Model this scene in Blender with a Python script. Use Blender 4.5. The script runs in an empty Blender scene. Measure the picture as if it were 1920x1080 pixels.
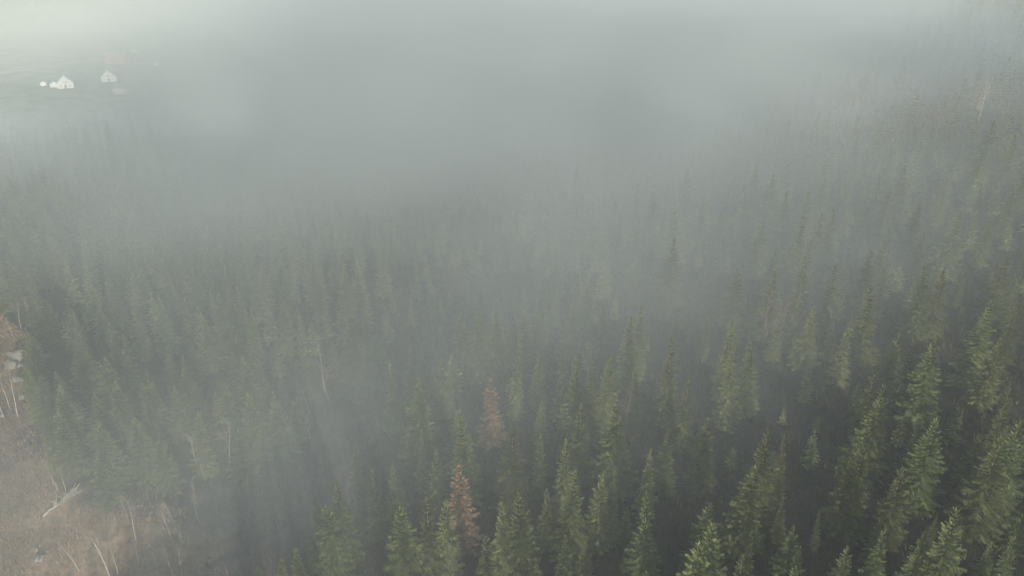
import bpy, math, random
import numpy as np
from mathutils import Vector, Matrix

random.seed(7)
rng = np.random.default_rng(7)
scene = bpy.context.scene
C = scene.collection

# ------------------------------------------------------------------ camera, sky, sun, exposure
CAM_H, PITCH, FPX = 95.0, math.radians(25), 1500.0      # metres up, looking down, focal length in photo pixels
cam_data = bpy.data.cameras.new('camera')
cam_data.lens = FPX / 1920 * 36.0
cam_data.clip_start = 0.5
cam_data.clip_end = 6000
cam = bpy.data.objects.new('camera', cam_data)
C.objects.link(cam)
cam.location = (0, 0, CAM_H)
cam.rotation_euler = (math.pi / 2 - PITCH, 0, 0)
scene.camera = cam

SUN_DIR = Vector((-560, 1507.4, -316.7)).normalized()   # the way the light travels: low, from behind on the right
SUN_EL = math.asin(-SUN_DIR.z)
world = bpy.data.worlds.new('World')
scene.world = world
world.use_nodes = True
wn = world.node_tree.nodes
sky = wn.new('ShaderNodeTexSky')
sky.sky_type = 'NISHITA'
sky.sun_disc = False
sky.sun_elevation = SUN_EL
sky.sun_rotation = math.atan2(-SUN_DIR.x, -SUN_DIR.y)
sky.air_density = 1.0
sky.dust_density = 1.0
bg = wn['Background']
bg.inputs['Strength'].default_value = 0.14
world.node_tree.links.new(sky.outputs[0], bg.inputs['Color'])
world.cycles_visibility.camera = True

sl = bpy.data.lights.new('sun', 'SUN')
sl.energy = 5.0
sl.angle = math.radians(0.6)
sl.color = (1.0, 0.94, 0.82)
so = bpy.data.objects.new('sun', sl)
C.objects.link(so)
so.location = (120, -300, 160)
so.rotation_euler = SUN_DIR.to_track_quat('-Z', 'Y').to_euler()

scene.view_settings.view_transform = 'Standard'
scene.view_settings.look = 'None'
scene.view_settings.exposure = 0.68
scene.view_settings.gamma = 1.0
scene.view_settings.use_curve_mapping = False
scene.render.engine = 'CYCLES'
cy = scene.cycles
cy.use_denoising = True
cy.denoiser = 'OPENIMAGEDENOISE'
cy.max_bounces = 6
cy.diffuse_bounces = 2
cy.glossy_bounces = 1
cy.transmission_bounces = 2
cy.volume_bounces = 1
cy.transparent_max_bounces = 16
cy.volume_step_rate = 1.4
cy.volume_max_steps = 64
cy.use_adaptive_sampling = True
cy.adaptive_threshold = 0.02

# ------------------------------------------------------------------ geometry of the place
SP, CP = math.sin(PITCH), math.cos(PITCH)

def sig(v):
    return 1.0 / (1.0 + np.exp(-v))

def height(x, y):
    """Ground level: a forested shelf, a small gully, a hillside on the far right, valley fields far left."""
    x = np.asarray(x, float); y = np.asarray(y, float)
    z = -12 * sig((y - 260) / 45) * sig(-(x - 10) / 60)
    z = z + 42 * sig((x - 130 - 0.25 * (y - 300)) / 45) * sig((y - 190) / 55)
    d = (x + 52) * 0.86 - (y - 118) * 0.5           # distance across the gully, which runs away from us to the right
    z = z - 7 * np.exp(-(d / 13) ** 2) * sig((215 - y) / 18)
    n = 1.1 * np.sin(x * .061 + 1.3) * np.cos(y * .047) + .6 * np.sin(x * .13 + y * .09) + .25 * np.sin(x * .31 - y * .27 + 2)
    return z + n * (1 - .75 * sig((y - 420) / 30) * sig(-x / 40))

def ray(px, py):
    a = (px - 960) / FPX; b = (540 - py) / FPX
    return np.array([a, CP + b * SP, -SP + b * CP])

def hit(px, py, lift=0.0):
    """Point of the ground whose spot `lift` metres above it lies on this line of sight."""
    d = ray(px, py); d = d / np.linalg.norm(d)
    t = np.arange(60, 1600, 0.5)
    z = CAM_H + d[2] * t - height(d[0] * t, d[1] * t) - lift
    i = int(np.argmax(z <= 0)) if (z <= 0).any() else len(t) - 1
    return d[0] * t[i], d[1] * t[i]

def project(x, y, z):
    dx, dy, dz = x, y, z - CAM_H
    dep = dy * CP - dz * SP
    up = dy * SP + dz * CP
    dep = np.maximum(dep, 1e-3)
    return 960 + FPX * dx / dep, 540 - FPX * up / dep, dep

def in_poly(px, py, poly):
    px = np.asarray(px, float); py = np.asarray(py, float)
    r = np.zeros(px.shape, bool)
    n = len(poly)
    for i in range(n):
        x0, y0 = poly[i]; x1, y1 = poly[(i + 1) % n]
        if y0 == y1: continue
        c = ((y0 > py) != (y1 > py)) & (px < (x1 - x0) * (py - y0) / (y1 - y0) + x0)
        r ^= c
    return r

CLEARING = [(-900, 560), (0, 585), (55, 640), (62, 760), (105, 900), (160, 960), (300, 950), (400, 960), (385, 1080), (430, 1700), (-900, 1700)]
THICKET = [(160, 960), (300, 945), (470, 905), (540, 850), (600, 800), (660, 770), (720, 800), (690, 880), (640, 960), (560, 1060), (500, 1200), (380, 1500), (395, 1080), (400, 960)]
def to_world(poly):
    return [hit(px, max(py, 300)) for px, py in poly]
# footprints on the ground, in metres
W_CLEAR = to_world(CLEARING)
W_THICK = to_world(THICKET)

# ------------------------------------------------------------------ materials
def new_mat(name):
    m = bpy.data.materials.new(name)
    m.use_nodes = True
    nt = m.node_tree
    b = nt.nodes['Principled BSDF']
    b.inputs['Roughness'].default_value = 0.85
    b.inputs['Specular IOR Level'].default_value = 0.15
    return m, nt, b

def ramp_mat(name, c0, c1, scale, detail=4, rand=0.0, rough=0.85, c2=None, obj_coords=True, bump=0):
    m, nt, b = new_mat(name)
    N, L = nt.nodes, nt.links
    tc = N.new('ShaderNodeTexCoord')
    ns = N.new('ShaderNodeTexNoise'); ns.inputs['Scale'].default_value = scale; ns.inputs['Detail'].default_value = detail
    L.new(tc.outputs['Object'], ns.inputs['Vector'])
    r = N.new('ShaderNodeValToRGB')
    r.color_ramp.elements[0].position = .32; r.color_ramp.elements[1].position = .68
    r.color_ramp.elements[0].color = (*c0, 1); r.color_ramp.elements[1].color = (*c1, 1)
    if c2:
        e = r.color_ramp.elements.new(.5); e.color = (*c2, 1)
    L.new(ns.outputs['Fac'], r.inputs['Fac'])
    out = r.outputs['Color']
    if rand:
        oi = N.new('ShaderNodeObjectInfo')
        mr = N.new('ShaderNodeMapRange')
        mr.inputs['To Min'].default_value = 1 - rand; mr.inputs['To Max'].default_value = 1 + rand
        L.new(oi.outputs['Random'], mr.inputs['Value'])
        h = N.new('ShaderNodeHueSaturation')
        L.new(mr.outputs[0], h.inputs['Value'])
        mr2 = N.new('ShaderNodeMapRange'); mr2.inputs['To Min'].default_value = .485; mr2.inputs['To Max'].default_value = .52
        ml = N.new('ShaderNodeMath'); ml.operation = 'MULTIPLY'; ml.inputs[1].default_value = 7.31
        fr = N.new('ShaderNodeMath'); fr.operation = 'FRACT'
        L.new(oi.outputs['Random'], ml.inputs[0]); L.new(ml.outputs[0], fr.inputs[0]); L.new(fr.outputs[0], mr2.inputs['Value'])
        L.new(mr2.outputs[0], h.inputs['Hue'])
        L.new(out, h.inputs['Color']); out = h.outputs['Color']
    L.new(out, b.inputs['Base Color'])
    b.inputs['Roughness'].default_value = rough
    if bump:
        bp = N.new('ShaderNodeBump'); bp.inputs['Strength'].default_value = bump
        L.new(ns.outputs['Fac'], bp.inputs['Height']); L.new(bp.outputs[0], b.inputs['Normal'])
    return m

def attr_tint(m, attr):
    """multiply a material's base colour by a per-face tint stored on the mesh"""
    nt = m.node_tree; N, L = nt.nodes, nt.links
    b = nt.nodes['Principled BSDF']
    src = b.inputs['Base Color'].links[0].from_socket
    a = N.new('ShaderNodeAttribute'); a.attribute_name = attr
    mx = N.new('ShaderNodeMix'); mx.data_type = 'RGBA'; mx.blend_type = 'MULTIPLY'; mx.inputs[0].default_value = 1
    L.new(src, mx.inputs[6]); L.new(a.outputs['Color'], mx.inputs[7]); L.new(mx.outputs[2], b.inputs['Base Color'])
    return m

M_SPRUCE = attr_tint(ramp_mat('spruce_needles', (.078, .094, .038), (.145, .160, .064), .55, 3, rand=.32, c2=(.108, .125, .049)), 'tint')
M_DEAD = attr_tint(ramp_mat('dry_needles', (.17, .112, .066), (.29, .20, .125), .6, 3, rand=.1), 'tint')
M_BARK = ramp_mat('spruce_bark', (.06, .045, .035), (.13, .10, .08), 2.5, 5)
M_BIRCH = ramp_mat('birch_bark', (.24, .22, .19), (.56, .53, .47), 1.6, 5)
M_TWIG = ramp_mat('bare_twigs', (.14, .11, .085), (.27, .23, .18), 1.0, 3, rand=.2)
M_TWIG_R = ramp_mat('russet_twigs', (.10, .075, .062), (.17, .128, .105), 1.0, 3, rand=.2)
M_PALE = ramp_mat('weathered_wood', (.28, .25, .20), (.50, .46, .38), 1.4, 4)
M_ROCK = ramp_mat('grey_rock', (.13, .12, .105), (.27, .25, .22), .8, 6, bump=.4)
M_GRASS = attr_tint(ramp_mat('dry_bracken', (.16, .118, .078), (.34, .235, .145), .2, 4, obj_coords=True), 'tint')
M_THICK = attr_tint(ramp_mat('thicket_twigs', (.075, .065, .058), (.16, .135, .12), .3, 4), 'tint')
M_WHITE = ramp_mat('white_boards', (.78, .79, .76), (.84, .84, .81), 3, 3)
M_ROOFP = ramp_mat('pale_roof', (.55, .57, .56), (.70, .71, .69), 2, 4)
M_GLASS_D = ramp_mat('dark_window', (.03, .035, .04), (.06, .065, .07), 2, 2, rough=.2)
M_RED = ramp_mat('red_paint', (.40, .22, .19), (.50, .29, .25), 2, 3)
M_STONE = ramp_mat('stone_base', (.28, .27, .25), (.42, .41, .38), 3, 4)
M_ROAD = ramp_mat('pale_gravel', (.50, .49, .45), (.62, .60, .56), .5, 5)
M_STEEL = ramp_mat('dull_metal', (.35, .36, .36), (.5, .51, .51), 2, 2, rough=.5)

# ------------------------------------------------------------------ helpers
def mesh_np(name, verts, faces, mats, mat_idx=None, tint=None, smooth=False):
    """faces: (n,3) or (n,4) int array"""
    me = bpy.data.meshes.new(name)
    verts = np.asarray(verts, np.float32); faces = np.asarray(faces, np.int32)
    k = faces.shape[1]; n = len(faces)
    me.vertices.add(len(verts)); me.vertices.foreach_set('co', verts.ravel())
    me.loops.add(n * k); me.loops.foreach_set('vertex_index', faces.ravel())
    me.polygons.add(n)
    me.polygons.foreach_set('loop_start', np.arange(0, n * k, k, dtype=np.int32))
    me.polygons.foreach_set('loop_total', np.full(n, k, np.int32))
    for m in mats: me.materials.append(m)
    if mat_idx is not None: me.polygons.foreach_set('material_index', np.asarray(mat_idx, np.int32))
    me.update(calc_edges=True)
    if tint is not None:
        at = me.attributes.new('tint', 'FLOAT_COLOR', 'POINT')
        t = np.ones((len(verts), 4), np.float32); t[:, :3] = tint
        at.data.foreach_set('color', t.ravel())
    if smooth:
        me.polygons.foreach_set('use_smooth', np.ones(n, bool))
    return me

def link(name, data, parent=None):
    o = bpy.data.objects.new(name, data)
    C.objects.link(o)
    if parent: o.parent = parent
    return o

def tag(o, label=None, cat=None, group=None, kind=None):
    if label: o['label'] = label
    if cat: o['category'] = cat
    if group: o['group'] = group
    if kind: o['kind'] = kind
    return o

class Geo:
    def __init__(self): self.v = []; self.f = []; self.m = []
    def box(self, x0, x1, y0, y1, z0, z1, m=0):
        b = len(self.v)
        self.v += [(x, y, z) for z in (z0, z1) for x, y in ((x0, y0), (x1, y0), (x1, y1), (x0, y1))]
        self.f += [tuple(b + i for i in q) for q in ((3, 2, 1, 0), (4, 5, 6, 7), (0, 1, 5, 4), (1, 2, 6, 5), (2, 3, 7, 6), (3, 0, 4, 7))]
        self.m += [m] * 6
    def poly(self, pts, faces, m=0):
        b = len(self.v); self.v += [tuple(p) for p in pts]
        self.f += [tuple(b + i for i in q) for q in faces]; self.m += [m] * len(faces)
    def tube(self, pts, rads, sides=5, m=0, cap=True):
        b = len(self.v)
        for i, p in enumerate(pts):
            p = Vector(p)
            q = Vector(pts[min(i + 1, len(pts) - 1)]) - Vector(pts[max(i - 1, 0)])
            q.normalize()
            u = q.orthogonal().normalized() if abs(q.z) < .95 else Vector((1, 0, 0)) - q * q.x
            u.normalize(); w = q.cross(u)
            for k in range(sides):
                a = 2 * math.pi * k / sides
                self.v.append(tuple(p + (u * math.cos(a) + w * math.sin(a)) * rads[i]))
        for i in range(len(pts) - 1):
            for k in range(sides):
                a, c = b + i * sides + k, b + i * sides + (k + 1) % sides
                self.f.append((a, c, c + sides, a + sides)); self.m.append(m)
        if cap:
            self.f.append(tuple(b + (len(pts) - 1) * sides + k for k in range(sides))); self.m.append(m)
    def mesh(self, name, mats, smooth=False):
        me = bpy.data.meshes.new(name)
        me.from_pydata(self.v, [], self.f)
        for m in mats: me.materials.append(m)
        me.polygons.foreach_set('material_index', self.m)
        if smooth: me.polygons.foreach_set('use_smooth', [True] * len(self.f))
        me.update()
        return me

# ------------------------------------------------------------------ ground
def grid_axis(lo, hi, fine_lo, fine_hi, fine, coarse):
    a = list(np.arange(lo, fine_lo, coarse)) + list(np.arange(fine_lo, fine_hi, fine)) + list(np.arange(fine_hi, hi + 1, coarse))
    return np.array(a)
gx = grid_axis(-1600, 1600, -260, 300, 3.0, 40)
gy = grid_axis(-600, 2600, 40, 560, 3.0, 40)
X, Y = np.meshgrid(gx, gy)
Z = height(X, Y)
nx, ny = len(gx), len(gy)
idx = np.arange(nx * ny).reshape(ny, nx)
F = np.stack([idx[:-1, :-1], idx[:-1, 1:], idx[1:, 1:], idx[1:, :-1]], -1).reshape(-1, 4)
wx = X + 3 * np.sin(Y * .21) + 2 * np.sin(X * .37 + Y * .1); wy = Y + 3 * np.sin(X * .19) + 2 * np.cos(Y * .33)
clear = in_poly(wx, wy, W_CLEAR); thick = in_poly(wx, wy, W_THICK)
FIELD_EDGE = 405.0
field = (Y > FIELD_EDGE + 12 * np.sin(X * .03)) & (X < 60 + 15 * np.sin(Y * .02))
col = np.zeros((ny, nx, 3), np.float32)
col[:] = (.034, .029, .023)                                 # needle litter
col[thick] = (.105, .085, .075)                             # leaf litter under the bare thicket
col[clear] = (.245, .170, .110)                             # dry bracken and grass
col[field] = (.310, .335, .250)                             # mown winter fields
hillwood = (X > 105) & (Y > 285)
patch = clear & ((((wx - hit(300, 1045)[0]) / 11) ** 2 + ((wy - hit(300, 1045)[1]) / 7) ** 2 < 1) | (((wx - hit(30, 640)[0]) / 12) ** 2 + ((wy - hit(30, 640)[1]) / 12) ** 2 < 1))
col[patch] = (.25, .155, .100)                             # redder bracken
col[hillwood & ~field] = (.120, .090, .072)
col[:] += (rng.random((ny, nx, 1)) - .5) * .02
g_me = mesh_np('ground', np.stack([X, Y, Z], -1).reshape(-1, 3), F, [], tint=col.reshape(-1, 3), smooth=True)
m, nt, b = new_mat('ground_cover')
N, L = nt.nodes, nt.links
a = N.new('ShaderNodeAttribute'); a.attribute_name = 'tint'
ge = N.new('ShaderNodeNewGeometry')
n1 = N.new('ShaderNodeTexNoise'); n1.inputs['Scale'].default_value = .09; n1.inputs['Detail'].default_value = 8; n1.inputs['Roughness'].default_value = .65
n2 = N.new('ShaderNodeTexNoise'); n2.inputs['Scale'].default_value = 1.3; n2.inputs['Detail'].default_value = 5
L.new(ge.outputs['Position'], n1.inputs['Vector']); L.new(ge.outputs['Position'], n2.inputs['Vector'])
mr = N.new('ShaderNodeMapRange'); mr.inputs['From Min'].default_value = .3; mr.inputs['From Max'].default_value = .7
mr.inputs['To Min'].default_value = .55; mr.inputs['To Max'].default_value = 1.5
L.new(n1.outputs['Fac'], mr.inputs['Value'])
mr2 = N.new('ShaderNodeMapRange'); mr2.inputs['From Min'].default_value = .3; mr2.inputs['From Max'].default_value = .7
mr2.inputs['To Min'].default_value = .7; mr2.inputs['To Max'].default_value = 1.3
L.new(n2.outputs['Fac'], mr2.inputs['Value'])
mu = N.new('ShaderNodeMath'); mu.operation = 'MULTIPLY'; L.new(mr.outputs[0], mu.inputs[0]); L.new(mr2.outputs[0], mu.inputs[1])
hs = N.new('ShaderNodeHueSaturation'); L.new(a.outputs['Color'], hs.inputs['Color']); L.new(mu.outputs[0], hs.inputs['Value'])
L.new(hs.outputs[0], b.inputs['Base Color'])
bp = N.new('ShaderNodeBump'); bp.inputs['Strength'].default_value = .5; bp.inputs['Distance'].default_value = .25
L.new(n2.outputs['Fac'], bp.inputs['Height']); L.new(bp.outputs[0], b.inputs['Normal'])
g_me.materials.append(m)
tag(link('ground', g_me), kind='structure')

# ------------------------------------------------------------------ spruce meshes
def crown_mesh(name, seed, H=1.0, R=.125, whorls=26, per=8, sprays=9, base=.12, mats=None, droop=.35, gap=.0, lop=0.0, power=.75, tipspike=True):
    """Spruce crown of unit height: whorls of drooping boughs, each a spine hung with needle sprays."""
    r = np.random.default_rng(seed)
    V = []; Fc = []; T = []
    lopdir = r.random() * 6.28
    def tri(a, b_, c_, t):
        i = len(V); V.extend((a, b_, c_)); T.extend((t, t, t)); Fc.append((i, i + 1, i + 2))
    for w in range(whorls):
        s = (w + .35 * r.random()) / whorls                     # 0 tip .. 1 base
        z = 1 - s * (1 - base)
        Rw = R * (.10 + .90 * s ** (power * .88)) * (1 - .25 * max(0, s - .85) / .15)
        n = max(4, int(per * (.55 + .6 * s)))
        ph = r.random() * 6.28
        wj = .82 + .36 * r.random()
        for k in range(n):
            if r.random() < gap: continue
            az = ph + 6.283 * k / n + r.normal() * .16
            Lb = Rw * wj * (.72 + .5 * r.random()) * (1 + lop * math.cos(az - lopdir))
            dr = droop * (.35 + s) * (.75 + .5 * r.random())
            d = np.array([math.cos(az), math.sin(az)]); pd = np.array([-d[1], d[0]])
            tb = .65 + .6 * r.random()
            def sp(u):                                           # droops, then lifts at the tip
                rr = Lb * u
                zz = z + R * .25 * (1 - s) * u - dr * Lb * (1.7 * u - .75 * u * u)
                return np.array([d[0] * rr, d[1] * rr, zz])
            ns = max(4, int(1.35 * sprays * (.35 + .75 * s)))
            for j in range(ns):
                u0 = (j + .2) / ns; u1 = min(1.06, u0 + 1.5 / ns)
                p0 = sp(u0); p1 = sp(u1)
                for sd in (-1, 1):
                    ln = Lb * (.27 * (1 - u0) + .11) * (.7 + .6 * r.random())
                    tip = sp(min(1.08, u0 + .45 * ln / Lb + .12)) + np.array([pd[0], pd[1], 0]) * sd * ln
                    tip[2] += ln * (-.30 + .30 * r.normal())
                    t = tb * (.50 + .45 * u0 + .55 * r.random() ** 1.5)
                    tri(p0, p1, tip, t)
                # hanging twigs below the spine
                q = (p0 + p1) / 2; q = q + np.array([0, 0, -Lb * (.10 + .14 * r.random())])
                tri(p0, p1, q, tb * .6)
            e = sp(1.12); p = sp(.85); wv = np.array([pd[0], pd[1], 0]) * Lb * .07
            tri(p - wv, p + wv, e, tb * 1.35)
    if tipspike:
        for k in range(5):
            az = k * 1.2566
            c = np.array([math.cos(az), math.sin(az), 0]) * .008
            tri(np.array([0, 0, .965]) + c, np.array([0, 0, .965]) - c, np.array([0, 0, 1.012]), 1.3)
            tri(np.array([0, 0, .955]), np.array([0, 0, .975]), np.array([math.cos(az) * .014, math.sin(az) * .014, .985]), 1.2)
    V = np.array(V) * H; T = np.array(T)
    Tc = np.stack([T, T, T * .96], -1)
    return mesh_np(name, V, np.array(Fc), mats or [M_SPRUCE], tint=Tc)

def trunk_mesh(name, r0=.012, mat=M_BARK, seed=0, top=.97):
    g = Geo(); r = random.Random(seed)
    pts = [(0, 0, -.03)] + [(r.gauss(0, .0012), r.gauss(0, .0012), h) for h in (.02, .2, .4, .6, .8, top)]
    g.tube(pts, [r0 * 1.25, r0 * 1.05, r0 * .9, r0 * .72, r0 * .52, r0 * .3, r0 * .06], 6)
    return g.mesh(name, [mat], True)

SPRUCES = []
specs = [(.150, 27, 11, 13, .05, .24, .02, .05, 1.00), (.168, 25, 12, 13, .04, .30, .03, .08, .92), (.135, 28, 10, 12, .06, .34, .04, .06, .95),
         (.182, 24, 12, 14, .03, .26, .03, .12, .98), (.155, 26, 11, 12, .05, .36, .08, .10, .88), (.110, 30, 9, 11, .08, .28, .06, .05, 1.05),
         (.172, 23, 11, 13, .05, .22, .12, .16, .85), (.142, 26, 11, 12, .05, .38, .03, .04, 1.10)]
for i, (R_, wh, pe, spn, ba, dro, ga, lo, pw) in enumerate(specs):
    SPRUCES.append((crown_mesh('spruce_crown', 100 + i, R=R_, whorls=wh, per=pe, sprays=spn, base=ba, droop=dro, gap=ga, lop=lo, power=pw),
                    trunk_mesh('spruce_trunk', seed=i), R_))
DEAD_CROWN = crown_mesh('dead_crown', 301, R=.13, whorls=27, per=9, sprays=9, gap=.15, base=.08, droop=.42, mats=[M_DEAD], power=.85)
DEAD_TRUNK = trunk_mesh('dead_trunk', seed=44)
LOW = [crown_mesh('far_crown', 400 + i, R=(.15, .165, .18, .135)[i], whorls=14, per=7, sprays=4, base=.06, droop=.3, gap=.04, lop=.1, power=.95) for i in range(4)]

# ------------------------------------------------------------------ where the trees stand
# tips of the trees one can tell apart: (x, y of the tip in the photo, height in m, width factor)
TIPS = [(630, 907, 17, 1.1), (616, 956, 17, 1.15), (700, 886, 16, .95), (689, 870, 10, .8), (740, 874, 12, 1.1), (785, 809, 15, .8),
 (816, 844, 15, 1.1), (869, 787, 19, 1.0), (857, 806, 17, .9), (958, 813, 18, 1.35), (1011, 819, 14, .9), (1091, 762, 19, 1.1),
 (1078, 679, 19, 1.0), (966, 644, 20, .8), (824, 677, 15, .9), (838, 688, 14, .8), (732, 685, 18, 1.0), (777, 713, 20, 1.15), (768, 660, 17, 1.0),
 (1058, 831, 17, .95), (1070, 895, 19, 1.1), (1025, 921, 13, .9), (1129, 901, 15, 1.0), (974, 933, 19, .95), (944, 945, 17, .9),
 (734, 939, 13, .6), (748, 960, 19, 1.2), (797, 937, 20, 1.1), (834, 947, 17, .9), (907, 1011, 16, 1.1), (1062, 1015, 14, 1.0),
 (1096, 1017, 13, 1.0), (557, 1033, 12, 1.1), (518, 1053, 10, 1.1), (577, 1009, 9, .8), (632, 1064, 9, 1.0), (482, 1058, 7, 1.0),
 (1200, 577, 20, .9), (1182, 597, 19, .9), (1140, 670, 19, 1.0), (1112, 700, 17, 1.1), (1155, 770, 18, 1.15), (1260, 635, 23, 1.0),
 (1290, 715, 17, 1.0), (1275, 580, 15, .7), (1327, 587, 14, .8), (1370, 600, 22, .95), (1376, 648, 22, 1.05), (1410, 645, 18, .9), (1255, 805, 15, .9),
 (1327, 790, 16, 1.0), (1217, 845, 16, 1.0), (1330, 945, 16, 1.1), (1217, 935, 19, .9), (1210, 985, 15, 1.2), (1155, 912, 14, .7), (1176, 955, 9, .9),
 (1112, 890, 11, .7), (1435, 810, 19, 1.05), (1475, 814, 17, .75), (1408, 885, 17, 1.15), (1413, 997, 14, .8), (1480, 990, 14, 1.0), (1498, 1032, 12, 1.0),
 (1640, 540, 20, .95), (1524, 575, 17, 1.05), (1740, 502, 19, 1.1), (1772, 507, 18, .95), (1852, 570, 21, 1.25), (1876, 628, 18, 1.1),
 (1718, 630, 19, 1.0), (1753, 638, 20, 1.0), (1640, 690, 19, 1.05), (1652, 728, 20, .95), (1752, 795, 19, 1.1), (1617, 840, 19, 1.0),
 (1598, 868, 16, 1.0), (1685, 885, 16, .95), (1868, 825, 20, 1.2), (1916, 795, 20, 1.1), (1790, 960, 20, .95), (1657, 985, 14, 1.1),
 (1738, 998, 14, .9), (1588, 1035, 12, 1.0), (1722, 1030, 12, 1.0), (1797, 403, 19, 1.2), (1725, 382, 16, 1.1), (1901, 355, 15, .9),
 (1885, 484, 17, 1.1), (1910, 575, 16, 1.1), (1843, 350, 14, 1.0), (1658, 450, 16, .9), (1633, 473, 16, 1.0), (1670, 470, 15, .9),
 (1566, 392, 18, .9), (1499, 405, 19, .9), (1536, 401, 17, 1.0), (1452, 510, 19, 1.1), (1515, 486, 18, 1.1), (1562, 503, 19, .9),
 (1429, 415, 17, 1.0), (1545, 340, 15, 1.0), (1596, 299, 15, .9), (1626, 294, 15, .9), (1654, 327, 16, .9), (1265, 396, 17, 1.3), (1262, 450, 20, 1.4),
 (1385, 507, 17, 1.2), (1077, 516, 18, .8), (1105, 520, 15, 1.1), (1015, 544, 17, .9), (1046, 524, 15, .8), (1003, 515, 14, .8),
 (969, 573, 16, .7), (980, 590, 17, .9), (932, 581, 17, .9), (954, 607, 14, .8), (871, 585, 19, 1.0), (895, 589, 18, .9), (810, 532, 17, 1.0),
 (747, 418, 15, 1.1), (696, 426, 15, 1.1), (665, 434, 15, 1.2), (714, 463, 16, 1.1), (1154, 381, 15, 1.1), (1195, 410, 15, 1.0),
 (640, 505, 18, .9), (668, 500, 18, .9), (110, 775, 15, 1.0), (185, 800, 14, 1.2), (270, 700, 17, 1.1), (255, 790, 14, 1.3), (440, 620, 18, 1.3),
 (655, 600, 22, 1.3), (300, 830, 12, 1.3), (380, 745, 15, 1.3), (1765, 790, 10, .7), (1540, 960, 9, .8), (1905, 1000, 14, 1.1), (1860, 1020, 8, .9)]
DEAD = [(920, 713, 18, 1.0), (860, 872, 20, 1.0)]

pts = []          # x, y, height, width, hero
for px, py, h, w in TIPS:
    h *= .92
    x, y = hit(px, py, h)
    pts.append((x, y, h, w, 1))
dead_pts = []
for px, py, h, w in DEAD:
    h *= .86
    x, y = hit(px, py, h)
    dead_pts.append((x, y, h, w))
BIRCH = [  # base px,py ; tip px,py ; height
 (207, 1085, 170, 950, 13), (240, 975, 212, 958, 5), (256, 1018, 220, 958, 11), (223, 1082, 222, 1000, 8), (150, 1075, 137, 1015, 7),
 (326, 1022, 288, 972, 8), (343, 1018, 320, 960, 9), (342, 1084, 318, 1040, 6), (328, 1086, 306, 1046, 6), (372, 892, 352, 828, 9), (110, 920, 100, 880, 6),
 (375, 985, 330, 934, 8), (294, 943, 286, 930, 3), (277, 937, 268, 928, 3), (34, 784, 12, 710, 12), (8, 785, 0, 735, 9), (40, 617, 24, 588, 8), (56, 611, 36, 578, 8)]
EXTRA = [(262, 1070, 246, 1010, 6), (190, 1040, 176, 1000, 5), (298, 1075, 280, 1035, 5), (124, 925, 108, 885, 6), (368, 945, 350, 905, 5), (20, 770, 0, 705, 9), (60, 765, 44, 712, 7), (28, 640, 8, 600, 6), (448, 925, 440, 890, 5), (385, 905, 378, 870, 5)]
BIRCH += EXTRA
birch_xy = [hit(b_[0], b_[1]) for b_ in BIRCH]
avoid = np.array([(p[0], p[1]) for p in pts] + dead_pts_xy if False else [(p[0], p[1]) for p in pts] + [(d[0], d[1]) for d in dead_pts])

# the rest of the forest, thrown like darts over the ground
cand = rng.random((42000, 2)) * (760, 640) + (-340, -90)
cand = cand[(np.abs(cand[:, 0]) < 40 + cand[:, 1] * .82) | ((cand[:, 1] < 260) & (cand[:, 0] > -20) & (cand[:, 0] < 230 - .1 * cand[:, 1]))]
cx, cyy = cand[:, 0], cand[:, 1]
cz = height(cx, cyy)
bpx, bpy_, _ = project(cx, cyy, cz)
ok = ~((bpx < 480) & (bpy_ > 950) & (cyy > 60)) & ~in_poly(cx, cyy, W_CLEAR) & ~in_poly(cx, cyy, W_THICK)
ok &= ~((cyy > FIELD_EDGE - 8 + 12 * np.sin(cx * .03)) & (cx < 60))
ok &= ~((cx > 118) & (cyy > 305) & (rng.random(len(cx)) > .18))
# spacing: close stand on the left and far away, wide gaps in the near forest on the right
near = (cyy < 215) & (cx > -45)
sp = np.where(near, 6.0, np.where(cx < -10, 4.3, 5.0)) * (1 + .15 * np.sin(cx * .05) * np.cos(cyy * .04))
gapn = np.sin(cx * .075 + .02 * cyy + 1) * np.sin(cyy * .05 - .03 * cx)
ok &= ~(near & (gapn > .45))
cand, sp = cand[ok], sp[ok]
_clear_view = np.ones(len(cand), bool)
for _x, _y, _h, _w in dead_pts:                # nothing grows right in front of the two dead spruces
    _t = (cand[:, 1] / _y)
    _clear_view &= ~((np.abs(cand[:, 0] - _x * _t) < 4.5) & (cand[:, 1] < _y + 3) & (cand[:, 1] > _y - 13))
cand, sp = cand[_clear_view], sp[_clear_view]
allp = avoid.copy()
cell = {}
def key(p): return (int(p[0] // 9), int(p[1] // 9))
for p in allp: cell.setdefault(key(p), []).append(p)
more = []
for p, s in zip(cand, sp):
    k = key(p); good = True
    for i in (-1, 0, 1):
        for j in (-1, 0, 1):
            for q in cell.get((k[0] + i, k[1] + j), ()):
                if (p[0] - q[0]) ** 2 + (p[1] - q[1]) ** 2 < s * s: good = False; break
            if not good: break
        if not good: break
    if good:
        cell.setdefault(k, []).append(p); more.append(p)
for p in more:
    x, y = p
    if y < 92 and x > -45: h = rng.uniform(12, 18)
    elif y < 215 and x > -45: h = rng.choice([rng.uniform(3.5, 9), rng.uniform(8, 14.5)])
    elif x < -10: h = rng.uniform(7.5, 15.5)
    else: h = rng.uniform(7, 16.5)
    pts.append((x, y, h, rng.uniform(.85, 1.2), 0))
P = np.array(pts)
tz = height(P[:, 0], P[:, 1])
tpx, tpy, tdep = project(P[:, 0], P[:, 1], tz + P[:, 2])
bpx, bpy_, _ = project(P[:, 0], P[:, 1], tz)
inframe = (tpx > -10) & (tpx < 1930) & (tpy < 1085) & (bpy_ > 10)
size = P[:, 2] / tdep * FPX + P[:, 4] * 200
order = np.argsort(-np.where(inframe, size, -1))
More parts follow.
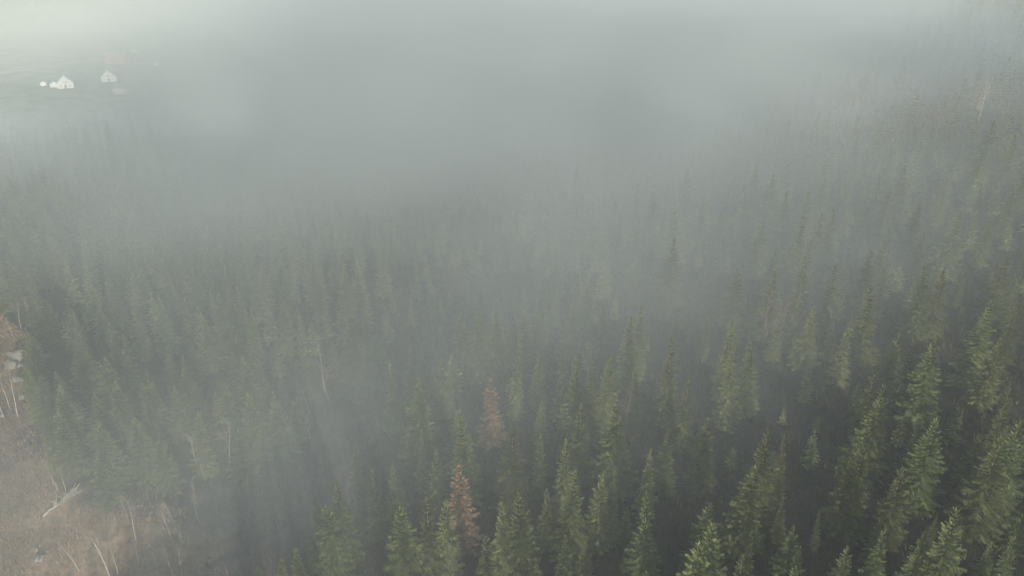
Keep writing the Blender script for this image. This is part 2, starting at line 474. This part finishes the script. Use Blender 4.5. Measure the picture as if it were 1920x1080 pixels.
singles = [i for i in order[:297] if inframe[i]]
rest = [i for i in range(len(P)) if i not in set(singles)]
print('spruces: single', len(singles), 'mass', len(rest))

# labels: look first, then where it stands
def ordinal(n):
    return {1: 'first', 2: 'second', 3: 'third'}.get(n, None) or ('%d%s' % (n, 'th' if 10 < n % 100 < 14 or n % 10 > 3 or n % 10 == 0 else ('', 'st', 'nd', 'rd')[n % 10]))
deadpx = []
for x, y, h, w in dead_pts:
    a_, b_, _ = project(x, y, float(height(x, y)) + h); deadpx.append((float(a_), float(b_)))
used_labels = set()
TENS = ['', '', 'twenty', 'thirty', 'forty', 'fifty', 'sixty', 'seventy', 'eighty', 'ninety']
ONES = ['no', 'one', 'two', 'three', 'four', 'five', 'six', 'seven', 'eight', 'nine', 'ten', 'eleven', 'twelve', 'thirteen', 'fourteen',
        'fifteen', 'sixteen', 'seventeen', 'eighteen', 'nineteen']
def words(n):
    n = int(min(99, max(0, n)))
    return ONES[n] if n < 20 else TENS[n // 10] + ('-' + ONES[n % 10] if n % 10 else '')
MARKS = [(*deadpx[0], 'the higher rust-brown dead spruce'), (*deadpx[1], 'the lower rust-brown dead spruce'), (600, 665, 'the pale fan-shaped bare tree'),
         (420, 815, 'the yellowish bare tree'), (140, 930, 'the fallen bleached tree')]
def spruce_label(i, width):
    x, y, h, w = P[i, :4]
    px, py = tpx[i], tpy[i]
    size_w = 'tall' if h > 15.5 else ('small' if h < 11 else 'mid-sized')
    shape = 'slender' if width < .14 else ('broad' if width > .17 else 'conical')
    fade = 'green' if y < 190 else ('dim green' if y < 250 else 'fog-faded')
    return '%s %s %s spruce, tip %s hundredths across, %s hundredths down the photo' % (size_w, shape, fade, words(round(px / 19.2)), words(round(py / 10.8)))
def near_mark(i):
    """the words for the one tree that stands closest to a landmark on each side of it"""
    return mark_of.get(i)
mark_of = {}
for mx_, my_, nm in MARKS:
    for side, sgn in (('left', -1), ('right', 1)):
        best = None
        for i in singles:
            if i in mark_of: continue
            dx_ = (tpx[i] - mx_) * sgn
            if 8 < dx_ < 75 and abs(tpy[i] - my_) < 60:
                q_ = dx_ + abs(tpy[i] - my_)
                if best is None or q_ < best[0]: best = (q_, i)
        if best: mark_of[best[1]] = 'green spruce with its tip nearest the %s side of %s' % (side, nm)

proto = {}
def place_spruce(i):
    x, y, h, w = P[i, :4]
    v = int(rng.integers(0, len(SPRUCES)))
    cm, tm, R_ = SPRUCES[v]
    if w < .85: cm, tm, R_ = SPRUCES[5]
    e = bpy.data.objects.new('spruce_tree', None)
    C.objects.link(e)
    e.location = (x, y, float(tz[i]))
    e.rotation_euler = (random.gauss(0, .025), random.gauss(0, .025), random.random() * 6.28)
    sxy = h * w * 1.24
    e.scale = (sxy, sxy, h)
    e.empty_display_size = .1
    lab = mark_of.get(i) or spruce_label(i, sxy / h * R_)
    if lab in used_labels: lab = lab.replace('spruce,', 'spruce near another,').replace(' the photo', '')
    if lab in used_labels: lab = lab.replace('near another', 'between neighbours')
    used_labels.add(lab)
    tag(e, lab, 'spruce tree', 'spruces of the conifer forest')
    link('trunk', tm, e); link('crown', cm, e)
for i in singles: place_spruce(i)

for n, (x, y, h, w) in enumerate(dead_pts):
    e = bpy.data.objects.new('dead_spruce', None); C.objects.link(e)
    e.location = (x, y, float(height(x, y))); e.scale = (h * w * 1.4, h * w * 1.4, h); e.rotation_euler.z = n * 2.1
    tag(e, ['rust-brown dead spruce standing behind the greener twin spruces, the higher and farther of two',
            'rust-brown dead spruce in front of the twin green spruces, the lower and nearer'][n], 'dead spruce', 'rust-brown dead spruces')
    link('trunk', DEAD_TRUNK, e); link('crown', DEAD_CROWN, e)

# the mass of trees beyond the single ones, one object
VV = []; FF = []; TT = []; off = 0
lowdat = []
for me in LOW:
    v = np.empty(len(me.vertices) * 3, np.float32); me.vertices.foreach_get('co', v)
    f = np.empty(len(me.loops), np.int32); me.loops.foreach_get('vertex_index', f)
    t = np.empty(len(me.vertices) * 4, np.float32); me.attributes['tint'].data.foreach_get('color', t)
    lowdat.append((v.reshape(-1, 3), f.reshape(-1, 3), t.reshape(-1, 4)[:, :3]))
for me in LOW: bpy.data.meshes.remove(me)
for i in rest:
    x, y, h, w = P[i, :4]
    v, f, t = lowdat[int(rng.integers(0, 4))]
    a_ = rng.random() * 6.28; c_, s_ = math.cos(a_), math.sin(a_)
    q = np.empty_like(v)
    w *= 1.32
    q[:, 0] = (v[:, 0] * c_ - v[:, 1] * s_) * h * w + x
    q[:, 1] = (v[:, 0] * s_ + v[:, 1] * c_) * h * w + y
    q[:, 2] = v[:, 2] * h + tz[i]
    VV.append(q); FF.append(f + off); TT.append(t * (rng.uniform(.72, 1.28) * np.array([rng.uniform(.88, 1.15), 1, rng.uniform(.85, 1.15)]))); off += len(v)
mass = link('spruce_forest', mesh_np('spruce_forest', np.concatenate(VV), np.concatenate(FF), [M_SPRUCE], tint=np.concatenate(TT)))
tag(mass, 'dense spruce forest merging into the fog behind the nearer trees', 'forest', kind='stuff')
print('mass tris', sum(len(f) for f in FF))

# ------------------------------------------------------------------ bare broadleaf trees
def bare_meshes(seed, spread=.5, trunk_r=.012, levels=3, lean=0, n0=9, up=.75, curve=.05, first=.3):
    """unit height: (trunk mesh, branch mesh)"""
    r = random.Random(seed)
    tg, bg_ = Geo(), Geo()
    pts = []
    x = y = 0.0; vx, vy = lean, 0
    for k in range(9):
        z = k / 8
        pts.append(Vector((x, y, z * (1.0) if k else -.02)))
        vx += r.gauss(0, curve * .3); vy += r.gauss(0, curve * .3)
        x += vx / 8; y += vy / 8
    rad = [trunk_r * (1.1 - .98 * k / 8) for k in range(9)]
    tg.tube(pts, rad, 6)
    def at(u):
        f = min(7.999, u * 8); i = int(f); return pts[i].lerp(pts[i + 1], f - i)
    def grow(p, d, ln, rd, lv):
        segs = 3; q = [p]; dd = d.copy()
        for s in range(segs):
            dd = (dd + Vector((r.gauss(0, .16), r.gauss(0, .16), r.gauss(0, .10) + .10))).normalized()
            q.append(q[-1] + dd * ln / segs)
        bg_.tube(q, [rd, rd * .75, rd * .5, rd * .2], 3, cap=False)
        if lv > 0:
            for s in range(4 + lv):
                u = r.uniform(.25, 1) * segs * .999; i = int(u)
                b0 = q[i].lerp(q[i + 1], u - i)
                side = dd.orthogonal().normalized(); side.rotate(Matrix.Rotation(r.random() * 6.28, 3, dd))
                grow(b0, (dd * .75 + side * .75).normalized(), ln * r.uniform(.35, .6), rd * .55, lv - 1)
    for k in range(n0):
        u = first + (1 - first - .04) * (k + r.random()) / n0
        az = r.random() * 6.28
        d = Vector((math.cos(az) * spread, math.sin(az) * spread, up)).normalized()
        grow(at(u), d, (.42 - .3 * u) * (.8 + .5 * r.random()), trunk_r * (.55 - .35 * u), levels - 1)
    return tg, bg_
birch_m = []
for k in range(4):
    tg, bg_ = bare_meshes(500 + k, spread=.40, trunk_r=.010, levels=3, n0=11, curve=.17, first=.45)
    birch_m.append((tg.mesh('birch_trunk', [M_BIRCH], True), bg_.mesh('birch_branches', [M_TWIG])))
broad_m = []
for k in range(4):
    tg, bg_ = bare_meshes(520 + k, spread=.75, trunk_r=.014, levels=3, n0=9, curve=.25, first=.25)
    broad_m.append((tg.mesh('bare_trunk', [M_TWIG]), bg_.mesh('bare_branches', [M_TWIG])))
russet_m = []
for k in range(3):
    tg, bg_ = bare_meshes(540 + k, spread=.8, trunk_r=.013, levels=3, n0=11, curve=.25, first=.22)
    russet_m.append((tg.mesh('russet_trunk', [M_TWIG_R]), bg_.mesh('russet_branches', [M_TWIG_R])))

def bare_tree(name, mm, x, y, h, w, rz, tilt, label, cat, group):
    e = bpy.data.objects.new(name, None); C.objects.link(e)
    e.location = (x, y, float(height(x, y)) - .05); e.scale = (h * w, h * w, h)
    e.rotation_euler = (tilt[0], tilt[1], rz)
    tag(e, label, cat, group)
    link('trunk', mm[0], e); link('branches', mm[1], e)
    return e
birch_labels = ['tallest pale birch in the brown clearing, its long trunk leaning up to the left', 'short thin birch stem just above and right of the tallest clearing birch',
 'forked pale birch in the middle of the clearing, right of the tallest birch', 'upright pale birch between the tallest birch and the reddish bracken patch', 'small white birch left of the tallest one, at the bottom edge',
 'bent pale birch at the left side of the bushy straw-coloured tree', 'straight pale birch rising out of the bushy straw-coloured tree', 'right one of two short birches below the bushy tree, at the bottom edge',
 'left one of two short birches below the bushy tree, at the bottom edge', 'lone white birch stem against the lower edge of the left spruce stand', 'thin birch stem above the pale fallen tree at the clearing edge',
 'faint slanting birch in the dark thicket right of the clearing', 'right one of two stub-like white stems at the thicket edge', 'left one of two stub-like white stems at the thicket edge',
 'long white birch trunk below the rocks at the left edge', 'second birch trunk below the rocks, cut by the left edge', 'left one of two slanting birches above the reddish slope, left edge',
 'right one of two slanting birches above the reddish slope, left edge',
 'thin birch stem between the upright birch and the bushy straw-coloured tree', 'short birch stem just left of the tallest clearing birch', 'slim birch stem just left of the two short birches below the bushy tree',
 'thin birch directly at the upper end of the fallen bleached tree', 'faint birch at the thicket edge below the lone birch of the left stand', 'birch between the two long birch trunks below the rocks',
 'birch at the inner side of the two long trunks below the rocks', 'short birch on the reddish slope, left of the two slanting ones', 'thin birch in the dark thicket under the yellowish bare tree', 'thin birch just right of the lone birch of the left stand']
for k, (b0, b1, t0, t1, h) in enumerate(BIRCH):
    x, y = birch_xy[k]
    bare_tree('birch_tree', birch_m[k % 4], x, y, h, .9, k * 1.3, (random.gauss(0, .08), -.07 + random.gauss(0, .06)), birch_labels[k], 'birch tree', 'white-stemmed birches in and round the clearing')
OTHERS = [(345, 1050, 10, 1.15, 'bushy straw-coloured bare tree among the birches at the bottom of the clearing'),
 (617, 755, 14, 1.0, 'pale bare tree with a full fan of branches above the brown slope'), (580, 778, 8, 1.2, 'small crooked bare tree left of the pale fan-shaped bare tree'),
 (432, 880, 11, 1.0, 'yellowish bare tree in front of the left spruce stand'), (536, 858, 9, .9, 'left bare tree of the tan pair on the brown slope, two close stems'),
 (584, 850, 10, .7, 'thin bare tree right of the tan pair on the brown slope'), (545, 862, 9, .7, 'right bare tree of the tan pair on the brown slope')]
for k, (px, py, h, w, lab) in enumerate(OTHERS):
    x, y = hit(px, py)
    bare_tree('bare_tree', broad_m[k % 4], x, y, h, w, k * 2.2, (0, 0), lab, 'bare tree', 'bare broadleaf trees round the gully')
WOOD = [(1432, 665, 15, 1.0, 'russet bare tree among the spruces right of centre, tallest of three'), (1468, 640, 12, .9, 'thinner russet bare tree just right of the tallest one among the spruces'),
 (1545, 650, 11, 1.1, 'low russet bare tree rightmost of the three among the spruces'), (1175, 800, 9, 1.1, 'small brownish bare tree between the spruces just right of centre')]
for k, (px, py, h, w, lab) in enumerate(WOOD):
    x, y = hit(px, py)
    bare_tree('bare_tree', russet_m[k % 3], x, y, h, w, k * 1.4, (0, 0), lab, 'bare tree', 'bare trees among the spruces')
HILL = [(1594, 250, 20, 1), (1588, 262, 18, 1), (1600, 225, 18, 0), (1822, 262, 20, 1), (1818, 240, 15, 1), (1665, 240, 12, 0), (1672, 250, 11, 0), (1715, 270, 14, 0), (1860, 265, 15, 0)]
_seen = set((round(q[0] / 19.2), round(q[1] / 10.8)) for q in HILL)
while len(HILL) < 47:
    _q = (random.uniform(1500, 1925), random.uniform(190, 330))
    _k = (round(_q[0] / 19.2), round(_q[1] / 10.8))
    if _k in _seen: continue
    _seen.add(_k); HILL.append((*_q, random.uniform(11, 16), 0))
for k, (px, py, h, bi) in enumerate(HILL):
    x, y = hit(px, py)
    if bi:
        bare_tree('birch_tree', birch_m[k % 4], x, y, h, .9, k * 1.7, (0, 0), ['white birch trunk in front of the reddest patch of the foggy hillside wood', 'dimmer birch trunk just below-left of the one in the reddest hillside patch', 'brightest lone white birch trunk of the foggy hillside, near the right edge', 'shorter birch trunk above the brightest lone birch of the hillside'][(0, 1, 0, 2, 3)[k]], 'birch tree', 'white birches on the far hillside')
    else:
        bare_tree('bare_tree', russet_m[k % 3], x, y, h, random.uniform(.8, 1.1), k * 1.9, (0, 0),
                  'russet bare hillside tree, its foot %s hundredths across and %s hundredths down the photo' % (words(round(px / 19.2)), words(round(py / 10.8))), 'bare tree', 'russet bare trees on the far hillside')

# ------------------------------------------------------------------ fallen tree, rocks, undergrowth
x0, y0 = hit(82, 973); x1, y1 = hit(142, 930)
g = Geo(); n = 9
A = Vector((x0, y0, float(height(x0, y0)) + .4)); B = Vector((x1, y1, float(height(x1, y1)) + .9))
ptsl = [A.lerp(B, k / (n - 1)) + Vector((random.gauss(0, .16), random.gauss(0, .16), .1 * math.sin(k))) for k in range(n)]
g.tube(ptsl, [.22 - .018 * k for k in range(n)], 7)
fallen = bpy.data.objects.new('fallen_tree', None); C.objects.link(fallen)
link('trunk', g.mesh('fallen_trunk', [M_PALE], True), fallen)
g = Geo()
for k in range(46):
    u = random.uniform(.35, 1.0); p = A.lerp(B, u)
    d = Vector((random.gauss(0, .6), random.gauss(0, .6), random.uniform(-.1, .7))) + (B - A).normalized() * .8
    d.normalize(); q = p + d * random.uniform(.8, 2.2); q2 = q + Vector((random.gauss(0, .5), random.gauss(0, .5), random.uniform(-.3, .4)))
    g.tube([p, q, q2], [.07, .045, .02], 3, cap=False)
link('branches', g.mesh('fallen_branches', [M_PALE]), fallen)
tag(fallen, 'bleached fallen tree lying across the upper edge of the brown clearing', 'fallen tree')

def rock_mesh(seed):
    r = random.Random(seed)
    import bmesh
    bm = bmesh.new(); bmesh.ops.create_icosphere(bm, subdivisions=2, radius=1)
    for v in bm.verts:
        n_ = v.co.normalized()
        v.co *= 1 + .22 * math.sin(n_.x * 4 + seed) + .18 * math.sin(n_.y * 5 + n_.z * 3 + seed * 2) + r.gauss(0, .05)
        v.co.z *= .65
    me = bpy.data.meshes.new('rock'); bm.to_mesh(me); bm.free(); me.materials.append(M_ROCK); return me
rocks = [rock_mesh(k) for k in range(3)]
ROCKS = [(36, 672, 2.4, 'largest grey rock of the outcrop at the left edge, under the reddish slope'), (22, 690, 1.7, 'grey rock low left beside the largest outcrop rock'),
 (42, 688, 1.1, 'small pale rock at the lower right foot of the largest outcrop rock'), (34, 716, 1.2, 'pale rock between the outcrop and the stony debris'), (44, 749, .9, 'lowest small white rock near the long birch trunk'),
 (6, 782, .8, 'white rock at the very left edge of the clearing'), (278, 1028, .55, 'small white stone on the reddish bracken patch'), (68, 1035, .5, 'small grey stone low left in the clearing'), (75, 1052, .9, 'grey boulder low left in the clearing, below the small stone')]
for k, (px, py, s, lab) in enumerate(ROCKS):
    x, y = hit(px, py)
    o = link('rock', rocks[k % 3]); o.location = (x, y, float(height(x, y)) + s * .25); o.scale = (s, s * .8, s); o.rotation_euler.z = k * 1.1
    tag(o, lab, 'rock', 'rocks and boulders in the clearing')

def sprigs(n, poly, bounds, hmin, hmax, wd, seed, blades=5, tilt=.6, keep=None):
    r = np.random.default_rng(seed)
    p = r.random((n, 2)) * (bounds[1] - bounds[0], bounds[3] - bounds[2]) + (bounds[0], bounds[2])
    if poly is not None: p = p[in_poly(p[:, 0], p[:, 1], poly)]
    if keep is not None: p = p[keep(p)]
    n = len(p); z = height(p[:, 0], p[:, 1])
    base = np.repeat(np.column_stack([p, z]), blades, 0); m_ = len(base)
    cl = np.repeat(r.uniform(.6, 1.4, n), blades)
    az = r.random(m_) * 6.283; hh = r.uniform(hmin, hmax, m_) * cl; tl = r.random(m_) * tilt
    base[:, 0] += r.normal(0, .25, m_); base[:, 1] += r.normal(0, .25, m_); base[:, 2] -= .05
    dx, dy = np.cos(az), np.sin(az)
    w = wd * cl
    a_ = base + np.column_stack([-dy * w, dx * w, 0 * w]); b_ = base + np.column_stack([dy * w, -dx * w, 0 * w])
    t_ = base + np.column_stack([dx * hh * np.sin(tl), dy * hh * np.sin(tl), hh * np.cos(tl)])
    V = np.stack([a_, b_, t_], 1).reshape(-1, 3)
    tn = r.uniform(.6, 1.35, n)
    hue = np.column_stack([tn * r.uniform(.9, 1.25, n), tn, tn * r.uniform(.75, 1.15, n)])
    T = np.repeat(np.repeat(hue, blades, 0), 3, 0)
    return V, np.arange(len(V)).reshape(-1, 3), T
wc = np.array(W_CLEAR)
V, F_, T = sprigs(150000, W_CLEAR, (-150, 0, 70, 330), .2, .8, .06, 11, 5, 1.2)
tag(link('dry_bracken', mesh_np('dry_bracken', V, F_, [M_GRASS], tint=T)), 'tawny dry bracken and grass covering the clearing slope', 'undergrowth', kind='stuff')
V, F_, T = sprigs(9000, W_THICK, (-110, 20, 80, 330), 1.4, 4.2, .035, 12, 12, .75)
tag(link('bare_thicket', mesh_np('bare_thicket', V, F_, [M_THICK], tint=T)), 'grey-purple leafless thicket filling the gully below the spruces', 'thicket', kind='stuff')

M_UNDER = attr_tint(ramp_mat('understory', (.022, .026, .014), (.06, .062, .034), .3, 4), 'tint')
V, F_, T = sprigs(42000, None, (-70, 210, 80, 330), .4, 1.9, .09, 13, 7, 1.0,
                  keep=lambda p: ~in_poly(p[:, 0], p[:, 1], W_CLEAR) & ~in_poly(p[:, 0], p[:, 1], W_THICK) & (np.abs(p[:, 0]) < 30 + p[:, 1] * .75))
tag(link('forest_undergrowth', mesh_np('forest_undergrowth', V, F_, [M_UNDER], tint=T)), 'dark bilberry and bramble undergrowth on the forest floor', 'undergrowth', kind='stuff')

# ------------------------------------------------------------------ the farm in the valley
def house(name, px, py, rz, W, D, wall_h, roof_h, wall_m, roof_m, label, windows=True, chimney=True, cat='house', base_m=M_STONE):
    x, y = hit(px, py); z = float(height(x, y))
    e = bpy.data.objects.new(name, None); C.objects.link(e); e.location = (x, y, z); e.rotation_euler.z = rz
    tag(e, label, cat)
    g = Geo()                       # gable faces -Y, ridge along Y
    w, d = W / 2, D / 2
    g.poly([(-w, -d, .5), (w, -d, .5), (w, d, .5), (-w, d, .5), (-w, -d, wall_h), (w, -d, wall_h), (w, d, wall_h), (-w, d, wall_h), (0, -d, wall_h + roof_h), (0, d, wall_h + roof_h)],
           [(0, 1, 5, 8, 4), (1, 2, 6, 5), (2, 3, 7, 9, 6), (3, 0, 4, 7), (4, 8, 9, 7), (5, 6, 9, 8)])
    link('wall', g.mesh('wall', [wall_m]), e)
    g = Geo(); g.box(-w + .05, w - .05, -d + .05, d - .05, -1.5, .5); link('foundation', g.mesh('foundation', [base_m]), e)
    g = Geo(); oh = .5; t = .22; sl_ = roof_h / w
    for s in (-1, 1):
        xo = s * (w + oh); zo = wall_h - oh * sl_ + .02
        P_ = [(0, -d - oh, wall_h + roof_h + .02), (xo, -d - oh, zo), (xo, d + oh, zo), (0, d + oh, wall_h + roof_h + .02)]
        P_ += [(p[0], p[1], p[2] + t) for p in P_]
        g.poly(P_, [(0, 1, 2, 3), (4, 5, 6, 7), (0, 1, 5, 4), (1, 2, 6, 5), (2, 3, 7, 6), (3, 0, 4, 7)])
    rf = link('roof', g.mesh('roof', [roof_m]), e)
    if chimney:
        g = Geo(); g.box(-.4, .4, d * .2, d * .2 + .8, wall_h + roof_h - .4, wall_h + roof_h + 1.2); link('chimney', g.mesh('chimney', [M_STONE]), rf)
    if windows:
        spots = [(-w * .5, 1.2, 'f'), (w * .5, 1.2, 'f'), (-.8, wall_h + .3, 'f'), (.8, wall_h + .3, 'f'), (-d * .5, 1.2, 's'), (d * .5, 1.2, 's')]
        fg = Geo(); fg.box(-.65, .65, -.06, .04, -.1, 1.5); fm = fg.mesh('window_frame', [M_WHITE])
        pg = Geo(); pg.box(-.36, .36, -.09, -.03, .15, 1.15); pm = pg.mesh('window_pane', [M_GLASS_D])
        for a_, zz, side in spots:
            f = link('window', fm, e)
            if side == 'f': f.location = (a_, -d, zz)
            else: f.location = (w, a_, zz); f.rotation_euler.z = math.pi / 2
            link('pane', pm, f)
        g = Geo(); g.box(-.55, .55, -d - .08, -d + .02, .5, 2.6); link('door', g.mesh('door', [M_GLASS_D]), e)
    return e
house('farmhouse', 125, 164, .42, 10, 11.5, 3.6, 5.2, M_WHITE, M_ROOFP, 'larger white gabled farmhouse with twin attic windows, left of the other house')
house('farmhouse', 206, 152, .38, 9.5, 9, 3.6, 4.2, M_WHITE, M_ROOFP, 'smaller white gabled house below the red barn, right of the other house')
house('garage_wing', 104, 163, .42, 5.5, 6, 2.4, 1.4, M_WHITE, M_ROOFP, 'low white outbuilding touching the left side of the larger farmhouse', False, False, 'outbuilding')
house('garden_shed', 83, 161, .3, 3.5, 3.5, 2.2, 1.0, M_WHITE, M_ROOFP, 'tiny pale shed farthest left, beside the larger farmhouse', False, False, 'shed')
house('red_barn', 223, 119, 1.45, 10, 16, 4.5, 3.6, M_RED, M_RED, 'wide red barn with a red roof behind the smaller white house', False, False, 'barn')
house('garden_shed', 228, 176, 1.3, 4, 9, 2.2, 1.2, M_STONE, M_STEEL, 'grey low shed in the field below the smaller white house', False, False, 'shed')
house('garden_shed', 294, 123, .2, 3, 3, 2.6, .8, M_WHITE, M_ROOFP, 'small white hut standing alone right of the red barn', False, False, 'hut')
house('distant_hut', 251, 99, .6, 5, 5, 2.4, 1.4, M_STONE, M_ROOFP, 'faint pale hut in the fog above and right of the red barn', False, False, 'hut')

def road(name, pix, w, label):
    P_ = [Vector((*hit(*p), 0)) for p in pix]
    pts_ = []
    for a_, b_ in zip(P_, P_[1:]):
        n_ = max(2, int((b_ - a_).length / 4))
        pts_ += [a_.lerp(b_, k / n_) for k in range(n_)]
    pts_.append(P_[-1])
    v = []; f = []
    for i, p in enumerate(pts_):
        d = (pts_[min(i + 1, len(pts_) - 1)] - pts_[max(i - 1, 0)]).normalized(); q = Vector((-d.y, d.x, 0)) * w / 2
        for s in (-1, 1):
            r_ = p + q * s; v.append((r_.x, r_.y, float(height(r_.x, r_.y)) + .14))
        if i: f.append((2 * i - 2, 2 * i - 1, 2 * i + 1, 2 * i))
    me = bpy.data.meshes.new(name); me.from_pydata(v, [], f); me.materials.append(M_ROAD)
    tag(link(name, me), label, kind='structure')
road('road', [(-60, 142), (0, 137), (60, 129), (120, 120), (176, 113), (215, 108), (300, 92)], 5.5, 'pale gravel road crossing the valley field behind the houses')
road('path', [(205, 130), (222, 129), (235, 128)], 3.5, 'short pale drive by the smaller house')

# ------------------------------------------------------------------ haze and fog
def vol_mat(name, build):
    m = bpy.data.materials.new(name); m.use_nodes = True
    nt = m.node_tree; nt.nodes.clear()
    out = nt.nodes.new('ShaderNodeOutputMaterial'); pv = nt.nodes.new('ShaderNodeVolumePrincipled')
    nt.links.new(pv.outputs[0], out.inputs['Volume'])
    build(nt, pv)
    return m
ANISO = 0.1
FOG_COL = (.67, .73, .735, 1)
def even(nt, pv):
    pv.inputs['Density'].default_value = .0006
    pv.inputs['Anisotropy'].default_value = ANISO
    pv.inputs['Color'].default_value = FOG_COL
g = Geo(); g.box(-1650, 1650, -650, 2650, -30, CAM_H + 4)
tag(link('haze', g.mesh('haze', [vol_mat('thin_haze', even)])), 'thin even haze filling the air over the forest', kind='stuff')

def bank(x, y, z, rx, ry, rz, dens, seed, rot=0, nscale=1.0, amp=.5, g=0.0, label=''):
    def b(nt, pv):
        N, L = nt.nodes, nt.links
        tc = N.new('ShaderNodeTexCoord')
        ln = N.new('ShaderNodeVectorMath'); ln.operation = 'LENGTH'; L.new(tc.outputs['Object'], ln.inputs[0])
        ge = N.new('ShaderNodeMapping'); ge.inputs['Location'].default_value = (seed * 3.1, seed * 1.7, seed)
        ge.inputs['Scale'].default_value = (rx / 100 * nscale, ry / 100 * nscale, rz / 40 * nscale)
        L.new(tc.outputs['Object'], ge.inputs['Vector'])
        ns = N.new('ShaderNodeTexNoise'); ns.inputs['Scale'].default_value = 1.0; ns.inputs['Detail'].default_value = 2; ns.inputs['Roughness'].default_value = .45
        L.new(ge.outputs[0], ns.inputs['Vector'])
        # the noise pushes the edge of the bank in and out and thins it inside
        ma = N.new('ShaderNodeMath'); ma.operation = 'MULTIPLY_ADD'; ma.inputs[1].default_value = amp; L.new(ns.outputs['Fac'], ma.inputs[0]); L.new(ln.outputs['Value'], ma.inputs[2])
        mr = N.new('ShaderNodeMapRange'); mr.interpolation_type = 'SMOOTHSTEP'
        mr.inputs['From Min'].default_value = .95 + .1 * amp; mr.inputs['From Max'].default_value = .1 + .4 * amp
        mr.inputs['To Min'].default_value = 0; mr.inputs['To Max'].default_value = dens
        L.new(ma.outputs[0], mr.inputs['Value'])
        L.new(mr.outputs[0], pv.inputs['Density'])
        pv.inputs['Anisotropy'].default_value = g
        pv.inputs['Color'].default_value = FOG_COL
    import bmesh
    bm = bmesh.new(); bmesh.ops.create_icosphere(bm, subdivisions=3, radius=1)
    me = bpy.data.meshes.new('fog_bank'); bm.to_mesh(me); bm.free()
    me.materials.append(vol_mat('drifting_fog', b))
    o = link('fog_bank', me); o.location = (x, y, z); o.scale = (rx, ry, rz); o.rotation_euler.z = rot
    tag(o, label, kind='stuff')
bank(-297, 349, -5, 288, 171, 35, 0.0175, 1, -0.18, 1.6, 0.4, -.2, label='broad fog bank lying over the left spruce stand')
bank(42, 501, 30, 462, 375, 55, 0.0297, 2, -0.12, 1.6, 0.28, .02, label='thick white fog bank hiding the far forest')
bank(-6, 309, 24, 414, 202, 28, 0.0200, 3, 0.77, 1.6, 0.4, .02, label='pale fog drifting over the middle of the forest')
bank(12, 152, 4, 478, 106, 68, 0.0072, 4, 0.61, 1.6, 0.5, .0, label='low mist over the brown clearing')
bank(72, 240, 6, 260, 156, 68, 0.0064, 5, -0.52, 1.6, 0.6, .38, label='thin mist drifting through the central spruces')
bank(252, 351, 21, 276, 138, 67, 0.0240, 6, 0.80, 1.6, 0.5, .42, label='grey mist veiling the russet hillside wood')
_p = np.array([0, 0, CAM_H]) + ray(402, 200) * 235  # added fog ball, imitates the bright disc at the centre of the glory
bank(float(_p[0]), float(_p[1]), float(_p[2]), 22, 22, 22, .010, 7, 0, 1.0, .2, -.1, label='round fog ball added for the bright heart of the glory, right of the farmhouses')
_p = np.array([0, 0, CAM_H]) + ray(1295, 300) * 270
bank(float(_p[0]), float(_p[1]), float(_p[2]) + 4, 38, 60, 40, .013, 8, .4, 1.6, .6, .0, label='pale plume of fog trailing down over the edge of the hillside wood')
bank(-230, 400, 46, 240, 240, 44, .0017, 9, .2, 1.2, .4, -.40, label='thin backscattering fog layer added to brighten the air over the valley farm')  # extra layer put in to lighten the upper left by backscatter
